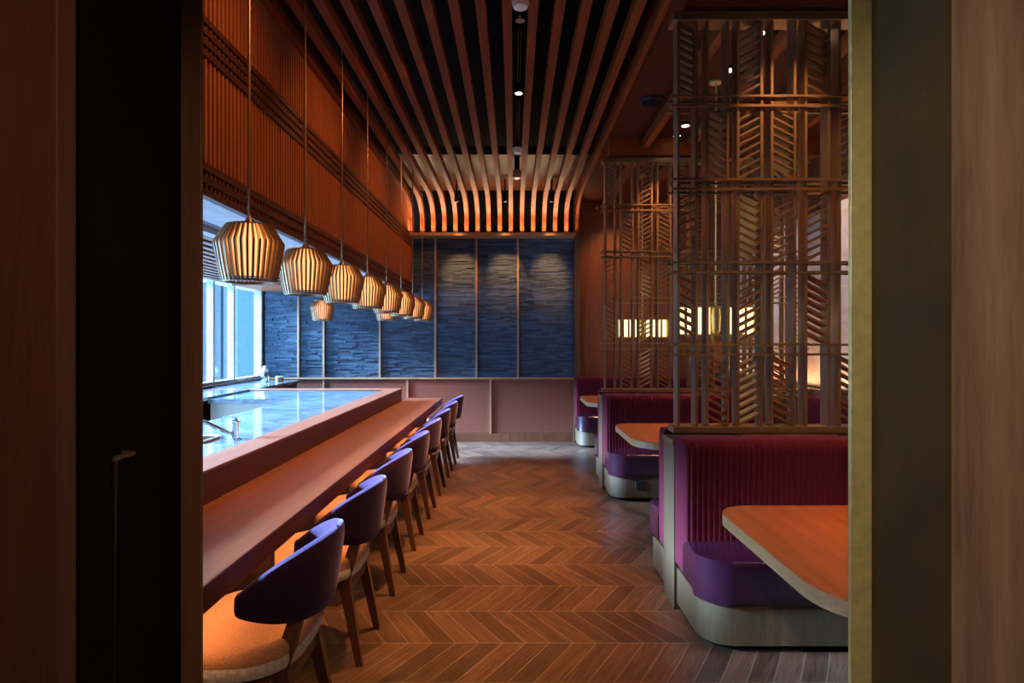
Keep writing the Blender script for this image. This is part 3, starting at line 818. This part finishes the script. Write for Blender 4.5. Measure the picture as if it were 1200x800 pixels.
# ------------------------------------------------------------------ LIGHTS
area('under_counter_light', (-1.04, 4.55, .66), (-.98, 4.55, 0), .03, 5.9, 9, (1, .45, .18), 150).rotation_euler = (0, 0, 0)
area('cove_light', ((XBK + .87) / 2, YB - .275, 2.985), ((XBK + .87) / 2, YB - .36, 3.5), 2.3, .02, 34, (1, .66, .38), 150)
for y, p in ((2.4, 120), (3.6, 620), (4.93, 800), (6.3, 520), (7.4, 150)):
    spot('track_spot', (CXS, y, 3.36), (-.14, y, 0), p, WARM, 44, .8, .03)
for y in (2.4, 4.2, 6.0):     # aimed at chairs and counter
    spot('chair_spot', (CXS, y, 3.36), (-1.0, y + .3, .6), 55, WARM, 46, .8, .03)
for y in (2.6, 4.4, 6.2, 7.9):
    spot('bulkhead_spot', (-.4, y, 3.36), (XBK, y + .3, 2.7), 42, (1, .38, .12), 95, .9, .03)
for x, y, ty in ((1.45, 2.3, 2.15), (1.5, 2.72, 2.98), (1.59, 3.97, 4.2), (1.585, 4.55, 4.9), (1.585, 5.6, 5.75), (1.58, 5.95, 6.02), (1.6, 7.2, 7.4), (1.6, 8.3, 8.6), (2.46, 5.8, 5.9), (2.04, 3.97, 4.2)):
    spot('booth_spot', (x, y, ZB - .03), (x, ty, 0), 62, WARM, 46, .8, .03)
spot('table_spot', (1.75, 2.1, ZB - .03), (1.35, 2.1, .75), 90, WARM, 32, .9, .03)
spot('screen_spot', (1.5, 3.02, ZB - .03), (1.5, 3.46, 2.2), 150, WARM, 48, .9, .02)
spot('screen_spot', (1.42, 5.75, ZB - .03), (1.42, 6.15, 2.3), 170, WARM, 48, .9, .02)
for y in (2.10, 4.74, 7.45):
    spot('booth_lamp_light', (1.56, y, 1.48), (1.56, y, 0), 34, WARM, 125, .6, .1)
area('wall_uplight', (XR - .1, 5.2, .995), (XR - .06, 5.2, 2), .04, 7.0, 34, WARM2, 150).rotation_euler = (PI, 0, 0)
for y in (5.2, 6.9): spot('wall_wash', (2.35, y, ZB - .05), (XR, y + .2, 1.9), 120, (1, .72, .54), 75, .9, .03)
spot('wall_wash', (1.45, 8.2, ZB - .05), (1.45, YB, 2.1), 55, WARM, 75, .9, .03)
for y in (3.64, 5.2): spot('soffit_spot', (-1.93, y, ZSOF), (-2.9, y + .3, .5), 36, (1, .72, .46), 80, .7, .03)
# unseen fill spots added behind the viewer to brighten the panels beside the doorway
spot('entry_fill_spot', (-.5, -.9, 2.6), (1.3, 1.15, 1.2), 230, (1, .82, .66), 50, .8, .08)
spot('entry_fill_spot', (.6, -.9, 2.6), (-1.0, 1.0, 1.2), 70, (1, .6, .4), 50, .8, .08)

# daylight: blue sky seen through the bar windows
w = bpy.data.worlds.new('sky'); S.world = w; w.use_nodes = True
bg = w.node_tree.nodes['Background']; bg.inputs[0].default_value = (.2, .5, 1.0, 1); bg.inputs[1].default_value = 7
sl = bpy.data.lights.new('sky_glow', 'SUN'); sl.energy = 125; sl.color = (.42, .64, 1.0); sl.angle = math.radians(20)
so = bpy.data.objects.new('sky_glow', sl); COL.objects.link(so); so.location = (-8, 0, 6)
so.rotation_euler = Vector((1, .05, -.46)).to_track_quat('-Z', 'Y').to_euler()


# ------------------------------------------------------------------ CAMERA
cam = bpy.data.cameras.new('camera'); co = bpy.data.objects.new('camera', cam); COL.objects.link(co)
co.location = (0, 0, 1.45); co.rotation_euler = (PI / 2, 0, 0)
cam.sensor_width = 36; cam.lens = 720 / 1200 * 36; cam.shift_x = -2 / 1200; cam.shift_y = 0
cam.clip_start = .05; cam.clip_end = 100
S.camera = co
S.view_settings.view_transform = 'Standard'; S.view_settings.look = 'None'
S.view_settings.exposure = 0; S.view_settings.gamma = 1; S.view_settings.use_curve_mapping = False
S.cycles.use_denoising = True
S.cycles.max_bounces = 8; S.cycles.diffuse_bounces = 4; S.cycles.glossy_bounces = 4; S.cycles.transparent_max_bounces = 8
S.cycles.sample_clamp_indirect = 6
